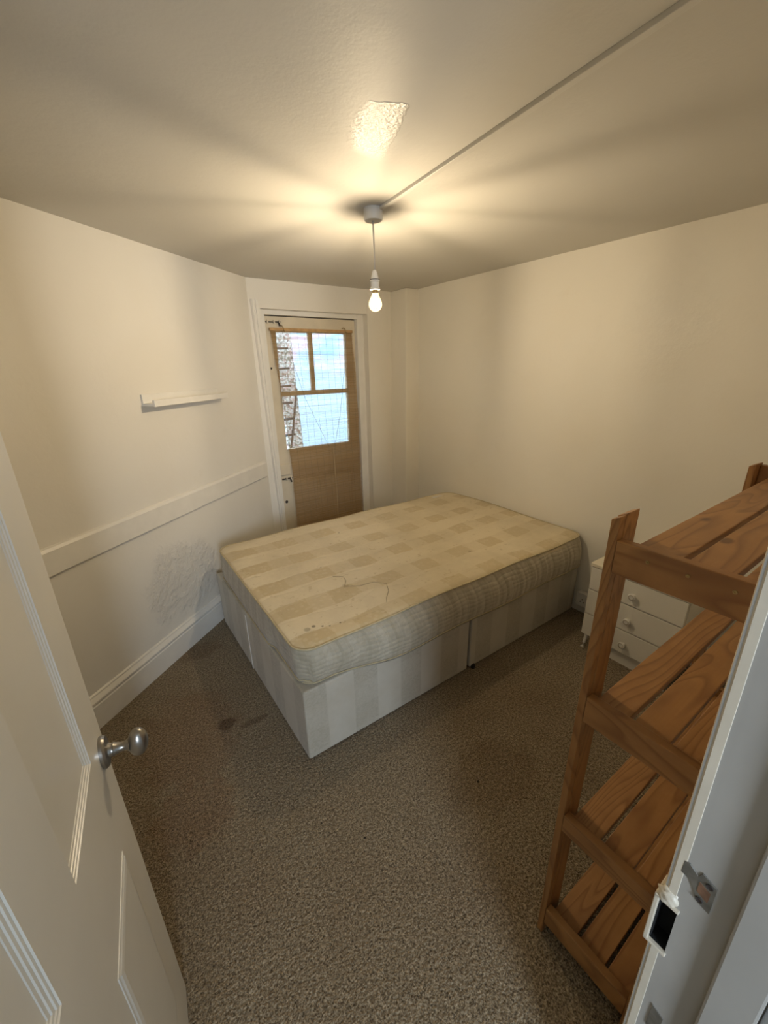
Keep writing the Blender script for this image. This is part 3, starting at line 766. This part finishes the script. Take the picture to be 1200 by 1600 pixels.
for li, (zs, zr, hr) in enumerate(levels):
    sh = bpy.data.objects.new('shelf', None); COL.objects.link(sh); sh.location = ((SX0+SX1)/2, (SY0+SY1)/2, zs)
    sh.parent = shelf; sh.matrix_parent_inverse = Matrix.Translation(shelf.location).inverted()
    for (xa, xb) in ((SX0, SX0+0.021), (SX1-0.021, SX1)):
        zq = 0.024 if (li == 0 and xa > 1) else 0.0
        p = B(); bx(p, xa, xb, SY0+0.0165, 0.3195, zr-hr, zr+zq)
        r_ = obj('end_rail', p, M['wood1'], sh, bevel=0.002)
    for k_, (ya, yb) in enumerate(((0.223, 0.294), (0.150, 0.214), (0.107, 0.140)) if li == 0 else ((0.246, 0.312), (0.172, 0.237), (0.107, 0.164))):
        zz_ = zs
        p = B(); bx(p, SX0+0.021, SX1-0.021, ya, yb, zz_-0.017, zz_)
        obj('slat', p, M['wood0'], sh, bevel=0.0018)
    if li == 0:
        for yy in (0.263, 0.202, 0.140):
            p = B(); lathe(p, [(0, 0), (0.0034, 0), (0.0030, 0.0012), (0.0014, 0.0012), (0.0010, 0.0002), (0, 0.0002)], (SX0-0.0002, yy, 1.193), (-1, 0, 0), 12)
            obj('screw', p, M['brass'], sh)

# ------------------------------------------------------------------ chest of drawers
CX, CY0, CY1, CT = 2.0, 0.515, 0.965, 0.522
chest = thing('chest_of_drawers', (CX+0.14, (CY0+CY1)/2, 0), 'small white three-drawer chest against the wall behind the shelves', 'chest of drawers')
bm = B(); bx(bm, CX+0.016, 2.285, CY0, CY0+0.016, 0.085, CT-0.018); bx(bm, CX+0.016, 2.285, CY1-0.016, CY1, 0.085, CT-0.018)
bx(bm, CX+0.016, 2.285, CY0+0.016, CY1-0.016, 0.085, 0.100); bx(bm, 2.275, 2.285, CY0+0.016, CY1-0.016, 0.1, CT-0.018)
obj('carcass', bm, M['chest_white'], chest, bevel=0.001)
bm = B(); bx(bm, CX-0.004, 2.290, CY0-0.004, CY1+0.006, CT-0.018, CT); obj('top', bm, M['chest_cream'], chest, bevel=0.002)
bm = B(); bx(bm, CX+0.030, CX+0.044, CY0+0.03, CY1-0.075, 0.0, 0.085); obj('plinth', bm, M['chest_white'], chest)
for (z0, z1, zk) in ((0.371, 0.500, 0.430), (0.222, 0.365, 0.287), (0.088, 0.216, 0.146)):
    bm = B(); bx(bm, CX, CX+0.015, CY0+0.003, CY1-0.001, z0, z1); d = obj('drawer', bm, M['chest_white'], chest, bevel=0.0015)
    bm = B(); lathe(bm, [(0.0, 0), (0.008, 0), (0.0075, 0.010), (0.014, 0.014), (0.0175, 0.020), (0.0165, 0.026), (0.0125, 0.0275), (0.0118, 0.0262), (0, 0.0262)], (CX, 0.742, zk), (-1, 0, 0), 24)
    k_ = obj('knob', bm, M['plastic'], d, smooth='auto')
    bm = B(); lathe(bm, [(0.0108, 0.0260), (0.0124, 0.0260), (0.0124, 0.0278), (0.0108, 0.0278), (0.0108, 0.0260)], (CX, 0.742, zk), (-1, 0, 0), 24)
    obj('knob_ring', bm, M['brass'], d)
for yy in (CY1-0.02, CY0+0.02):
    bm = B(); tube(bm, [(CX+0.03, yy, 0.088), (CX+0.022, yy, 0.055), (CX+0.012, yy, 0.025), (CX+0.002, yy, 0.004), (CX-0.004, yy, 0.0)], [0.011, 0.009, 0.008, 0.009, 0.010], 10)
    obj('leg', bm, M['plastic'], chest, smooth='auto')
for yy in (CY1-0.02, CY0+0.02):
    bm = B(); tube(bm, [(2.26, yy, 0.088), (2.262, yy, 0.0)], [0.010, 0.008], 8); obj('leg', bm, M['plastic'], chest)

# double socket
sk = thing('wall_socket', (2.30, 1.09, 0.105), 'white double plug socket on the right wall between bed and drawers', 'socket')
bm = B(); bx(bm, 2.290, 2.330, 1.012, 1.166, 0.062, 0.150); obj('back_box', bm, M['plastic'], sk, bevel=0.003)
bm = B(); bx(bm, 2.283, 2.291, 1.010, 1.168, 0.060, 0.152); fp = obj('face_plate', bm, M['plastic'], sk, bevel=0.003)
for yc in (1.128, 1.050):
    for (dy_, dz) in ((0, 0.004), (-0.011, -0.014), (0.011, -0.014)):
        bm = B(); bx(bm, 2.2822, 2.2840, yc+dy_-0.0025, yc+dy_+0.0025, 0.106+dz-0.004, 0.106+dz+0.004); obj('pin_slot', bm, M['darkgap'], fp)
    bm = B(); bx(bm, 2.279, 2.284, yc-0.016+0.0, yc-0.006, 0.128, 0.144); obj('switch', bm, M['plastic'], fp, bevel=0.001)

# ------------------------------------------------------------------ ledge shelf on the left wall
led = thing('picture_ledge', lw(0.3, 0, 1.345), 'small white picture ledge fixed high on the angled left wall', 'wall shelf')
def lwbox(bm, s0, s1, o0, o1, z0, z1):
    hexa(bm, [lw(s0, o0, z0), lw(s0, o1, z0), lw(s1, o1, z0), lw(s1, o0, z0)], [lw(s0, o0, z1), lw(s0, o1, z1), lw(s1, o1, z1), lw(s1, o0, z1)])
bm = B(); lwbox(bm, 0, 0.555, 0.0, 0.010, 1.372, 1.414); obj('back_plate', bm, M['trim'], led, bevel=0.001)
bm = B(); lwbox(bm, 0, 0.555, 0.0, 0.075, 1.360, 1.372); obj('tray', bm, M['trim'], led, bevel=0.001)
bm = B(); lwbox(bm, 0, 0.555, 0.065, 0.077, 1.358, 1.388); obj('front_lip', bm, M['trim'], led, bevel=0.001)

# ------------------------------------------------------------------ pendant lamp
PX, PY = 1.004, 1.493
lamp = thing('pendant_lamp', (PX, PY, CZ), 'bare glowing bulb hanging on a short flex from the ceiling', 'ceiling lamp')
bm = B(); lathe(bm, [(0, 0), (0.036, 0), (0.0365, -0.006), (0.035, -0.012), (0.035, -0.034), (0.032, -0.039), (0, -0.0395)], (PX, PY, CZ), (0, 0, 1), 36)
obj('ceiling_rose', bm, M['rose_plastic'], lamp, smooth='auto')
bm = B(); tube(bm, [(PX-0.002, PY, CZ-0.036), (PX, PY, 1.98), (PX+0.0015, PY, 1.92), (PX+0.001, PY, 1.86)], 0.0032, 8)
obj('flex', bm, M['cord_white'], lamp, smooth=True)
bm = B(); lathe(bm, [(0.0035, 1.872), (0.008, 1.868), (0.0105, 1.862), (0.0145, 1.846), (0.0150, 1.842), (0.0185, 1.840), (0.0190, 1.832), (0.0165, 1.830), (0.0165, 1.812), (0.0195, 1.810), (0.0195, 1.804), (0.015, 1.802), (0, 1.802)], (PX+0.001, PY, 0), (0, 0, 1), 28)
obj('lamp_holder', bm, M['plastic'], lamp, smooth='auto')
bm = B(); lathe(bm, [(0.0175, 1.8395), (0.0194, 1.8395), (0.0194, 1.8375), (0.0175, 1.8375)], (PX+0.001, PY, 0), (0, 0, 1), 28)
obj('holder_ring', bm, M['iron'], lamp)
bm = B(); lathe(bm, [(0.011, 1.802), (0.011, 1.792), (0.012, 1.790)], (PX+0.001, PY, 0), (0, 0, 1), 20)
obj('bulb_cap', bm, M['brass'], lamp)
ZC_ = 1.752
prof = [(0.012, 1.792), (0.0135, 1.785), (0.018, 1.776), (0.0235, 1.766)]
for i in range(0, 15):
    a_ = 0.30-(0.30+PI/2)*i/14
    prof.append((max(0.0, 0.0265*math.cos(a_)), 1.752+0.0265*math.sin(a_)))
prof[-1] = (0, prof[-1][1])
bm = B(); lathe(bm, prof, (PX+0.001, PY, 0), (0, 0, 1), 32)
bulb = obj('bulb', bm, M['bulb_glass'], lamp, smooth=True)
for k_ in range(4):
    a_ = PI/4+k_*PI/2+0.35
    bm = B(); tube(bm, [(PX+0.001+0.006*math.cos(a_), PY+0.006*math.sin(a_), 1.774), (PX+0.001+0.010*math.cos(a_), PY+0.010*math.sin(a_), 1.742)], 0.0011, 6)
    obj('filament', bm, M['filament'], bulb)
bm = B(); tube(bm, [(PX+0.001, PY, 1.792), (PX+0.001, PY, 1.776)], [0.0045, 0.003], 8)
for k_ in range(4):
    a_ = PI/4+k_*PI/2+0.35
    tube(bm, [(PX+0.001, PY, 1.778), (PX+0.001+0.0062*math.cos(a_), PY+0.0062*math.sin(a_), 1.7755)], 0.0008, 5)
obj('filament_support', bm, M['steel'], bulb)

# cable trunking on the ceiling
bm = B()
p0, p1 = Vector((1.016, 1.455)), Vector((0.888, 0.0756)); dd = (p1-p0).normalized(); nn = Vector((-dd.y, dd.x))*0.0085
hexa(bm, [(p0.x-nn.x, p0.y-nn.y, CZ-0.011), (p0.x+nn.x, p0.y+nn.y, CZ-0.011), (p1.x+nn.x, p1.y+nn.y, CZ-0.011), (p1.x-nn.x, p1.y-nn.y, CZ-0.011)],
         [(p0.x-nn.x, p0.y-nn.y, CZ), (p0.x+nn.x, p0.y+nn.y, CZ), (p1.x+nn.x, p1.y+nn.y, CZ), (p1.x-nn.x, p1.y-nn.y, CZ)])
tag(obj('cable_trunking', bm, M['rose_plastic'], bevel=0.0015), 'white cable trunking running across the ceiling to the lamp', 'cable trunking')

# ------------------------------------------------------------------ open panelled door (camera side)
DD = Vector((0.0913, 0.9958, 0)); DN = Vector((0.9958, -0.0913, 0)); DP = Vector((-0.114, 0.786, 0))
def dp(s, h, z): return DP+DD*s+DN*h+Vector((0, 0, z))
DW = 0.71; DH = 1.955
door2 = thing('door_2', DP+DD*(-DW), 'white four-panel door standing open at the left', 'door', 'structure')
def dbox(bm, s0, s1, h0, h1, z0, z1):
    hexa(bm, [dp(s0, h0, z0), dp(s0, h1, z0), dp(s1, h1, z0), dp(s1, h0, z0)], [dp(s0, h0, z1), dp(s0, h1, z1), dp(s1, h1, z1), dp(s1, h0, z1)])
bm = B()
cols = ((-0.104, -0.296), (-0.413, -0.605)); rows = ((0.20, 0.70), (0.917, 1.84))
zA = 0.008
dbox(bm, -0.104, 0, -0.036, 0, zA, DH); dbox(bm, -0.413, -0.296, -0.036, 0, zA, DH); dbox(bm, -DW, -0.605, -0.036, 0, zA, DH)
for (s1, s0) in cols:
    for (za, zb) in ((zA, rows[0][0]), (rows[0][1], rows[1][0]), (rows[1][1], DH)): dbox(bm, s0, s1, -0.036, 0, za, zb)
leaf = obj('door_leaf', bm, M['door_white'], door2)
mprof_up = [(0.0, -0.0002), (0.001, -0.0016), (0.0045, -0.0020), (0.0055, -0.0034), (0.0095, -0.0038), (0.0105, -0.0052), (0.015, -0.0056), (0.016, -0.0068)]
mprof_lo = [(0.0, -0.0004), (0.001, 0.0012), (0.0050, 0.0018), (0.0080, 0.0034), (0.016, 0.0046)]
for (s1, s0) in cols:
    for (z0, z1) in rows:
        bm = B(); fh = -0.0066 if z0 > 0.5 else 0.0044; q = 0.0 if z0 > 0.5 else 0.0155; dbox(bm, s0+q, s1-q, -0.028, fh, z0+q, z1-q); pn = obj('door_panel', bm, M['door_white'], door2)
        bm = B(); rg = []
        for t, h in (mprof_up if z0 > 0.5 else mprof_lo):
            rg.append([bm.verts.new(dp(s0+t, h, z0+t)), bm.verts.new(dp(s1-t, h, z0+t)), bm.verts.new(dp(s1-t, h, z1-t)), bm.verts.new(dp(s0+t, h, z1-t))])
        for i in range(len(rg)-1):
            for q in range(4): bm.faces.new((rg[i][q], rg[i][(q+1) % 4], rg[i+1][(q+1) % 4], rg[i+1][q]))
        obj('panel_moulding', bm, M['door_white'], pn)
# knob
KD = (DN+Vector((0, 0, -0.10))).normalized()
kn = bpy.data.objects.new('door_knob', None); COL.objects.link(kn); kn.location = dp(-0.034, 0, 0.868); kn.parent = door2; kn.matrix_parent_inverse = Matrix.Translation(door2.location).inverted()
KO = dp(-0.034, 0, 0.868)
def at_knob(o):
    return o
bm = B(); lathe(bm, [(0, 0), (0.0260, 0), (0.0262, 0.005), (0.0235, 0.009), (0.014, 0.011), (0.0, 0.011)], KO, DN, 32, 1.0, 1.18)
obj('rose', bm, M['pewter'], kn, smooth='auto')
bm = B(); lathe(bm, [(0.0135, 0.006), (0.0135, 0.011), (0.0115, 0.014), (0.0115, 0.017), (0.0125, 0.018), (0.0105, 0.022), (0.0082, 0.030), (0.0085, 0.037), (0.0110, 0.041), (0.012, 0.043), (0.0, 0.044)], KO, KD, 24)
obj('neck', bm, M['pewter'], kn, smooth='auto')
bm = B(); pr = []
for i in range(15):
    a_ = PI*i/14; pr.append((0.0180*math.sin(a_), 0.057-0.0172*math.cos(a_)))
pr[0] = (0, pr[0][1]); pr[-1] = (0, pr[-1][1])
lathe(bm, pr, KO, KD, 28, 1.0, 1.62)
obj('grip', bm, M['pewter'], kn, smooth=True)

# ------------------------------------------------------------------ right jamb of the doorway
def jl(co):   # the jamb leans slightly
    return (co[0], co[1]+0.017*(co[2]-1.3), co[2])
jt = thing('trim_5', (JX+0.02, 0.03, 0), 'chipped white door jamb with strike plate at the right edge', 'door jamb', 'structure')
KZ0, KZ1, KY = 0.706, 0.806, 0.064
bm = B()
for (z0, z1, y1) in ((0, KZ0, 0.084), (KZ0, KZ1, KY), (KZ1, 1.99, 0.084)):
    bx(bm, JX, JX+0.036, -0.10, y1, z0, z1)
obj('jamb_lining', bm, M['jamb_grey'], jt, xf=jl)
# cream edge band (warm room light put into the colour of the room-side arris)
bm = B()
for (z0, z1) in ((0, KZ0-0.004), (KZ1+0.004, 1.99)):
    pr_ = [(JX-0.0012, 0.070), (JX-0.0012, 0.0795), (JX+0.002, 0.0850), (JX+0.006, 0.0860), (JX+0.034, 0.0860), (JX+0.034, 0.0842), (JX+0.0005, 0.0842), (JX+0.0005, 0.070)]
    prism(bm, pr_, z0, z1)
e_ = obj('jamb_edge', bm, M['frame_paint'], jt, xf=jl, bevel=0.0006)
e_['label'] = 'edge of the jamb coloured cream for the warm room light'
bm = B(); bx(bm, JX-0.013, JX+0.001, -0.034, 0.012, 0, 1.985); obj('door_stop', bm, M['jamb_grey'], jt, xf=jl, bevel=0.003)
bm = B(); prism(bm, [(JX-0.016, -0.10), (JX-0.020, -0.085), (JX-0.016, -0.050), (JX-0.004, -0.036), (JX+0.002, -0.036), (JX+0.002, -0.10)], 0, 1.985)
obj('hall_architrave', bm, M['hall'], jt, xf=jl, smooth='auto')  # cool bright paint carries the stronger blue hall light in its colour
# lock keep: painted box with a dark slot
kb = B(); t_ = 0.0035
yK0, yK1 = 0.062, 0.092
bx(kb, JX-0.004, JX+0.034, yK0, yK1, KZ1-t_, KZ1+0.002); bx(kb, JX-0.004, JX+0.034, yK0, yK1, KZ0-0.002, KZ0+t_)
bx(kb, JX-0.004, JX+0.034, yK1-0.006, yK1, KZ0, KZ1); bx(kb, JX+0.030, JX+0.034, yK0, yK1, KZ0, KZ1)
keep = obj('lock_keep', kb, M['frame_paint'], jt, xf=jl, bevel=0.0012)
kb = B(); bx(kb, JX+0.026, JX+0.0305, yK0, yK1-0.006, KZ0+t_, KZ1-t_); bx(kb, JX+0.002, JX+0.0305, yK1-0.0075, yK1-0.0058, KZ0+t_, KZ1-t_)
bx(kb, JX+0.002, JX+0.0305, yK0+0.0, yK0+0.003, KZ0+t_, KZ1-t_); bx(kb, JX+0.002, JX+0.0305, yK0, yK1-0.006, KZ0+t_, KZ0+t_+0.001); bx(kb, JX+0.002, JX+0.0305, yK0, yK1-0.006, KZ1-t_-0.001, KZ1-t_)
obj('keep_slot', kb, M['black'], keep, xf=jl)
# lumps of old filler over the keep
bm = B(); bmesh.ops.create_icosphere(bm, subdivisions=3, radius=1.0)
rn = random.Random(5)
for v_ in bm.verts:
    c0 = v_.co.copy(); f_ = 1+0.22*math.sin(c0.x*5+c0.z*7)*math.cos(c0.y*6+1)+rn.uniform(-.04, .04)
    v_.co = Vector((JX+0.001+c0.x*0.007*f_, 0.078+c0.y*0.013*f_, KZ1+0.010+c0.z*0.016*f_))
obj('filler_lump', bm, M['frame_paint'], keep, xf=jl, smooth=True)
# strike plate
def yz_plate(bm, poly, x0, x1):
    a = [bm.verts.new((x0, y_, z_)) for y_, z_ in poly]; b2 = [bm.verts.new((x1, y_, z_)) for y_, z_ in poly]
    n = len(poly); bm.faces.new(a); bm.faces.new(b2[::-1])
    for i in range(n): bm.faces.new((a[i], a[(i+1) % n], b2[(i+1) % n], b2[i]))
bm = B(); yz_plate(bm, [(0.029, 0.894), (0.046, 0.902), (0.049, 0.892), (0.060, 0.901), (0.066, 0.900), (0.066, 0.878), (0.056, 0.876), (0.050, 0.866), (0.046, 0.856), (0.042, 0.850), (0.028, 0.846)], JX-0.0016, JX+0.0002)
sp_ = obj('strike_plate', bm, M['steel'], jt, bevel=0.0004)
bm = B(); yz_plate(bm, [(0.033, 0.862), (0.046, 0.868), (0.046, 0.886), (0.033, 0.880)], JX-0.0022, JX-0.0012); obj('latch_hole', bm, M['rust'], sp_)
for (y_, z_) in ((0.036, 0.890), (0.041, 0.857)):
    bm = B(); lathe(bm, [(0, 0.0012), (0.0018, 0.0012), (0.0038, 0.0020), (0.0042, 0.0010), (0, 0.0)], (JX-0.0012, y_, z_), (-1, 0, 0), 12); obj('screw', bm, M['iron'], sp_)
bm = B(); yz_plate(bm, [(0.030, 0.578), (0.046, 0.586), (0.046, 0.530), (0.030, 0.530)], JX-0.0016, JX+0.0002)
lo = obj('lower_plate', bm, M['steel'], jt)
# hinge-side jamb and head lining
bm = B(); bx(bm, -0.215, -0.190, -0.10, YF+0.01, 0, 1.99); bx(bm, -0.190, JX, -0.10, YF+0.01, 1.962, 1.99)
struct('trim_6', bm, M['frame_paint'], 'white door lining on the hinge side and head of the doorway', 'door frame')
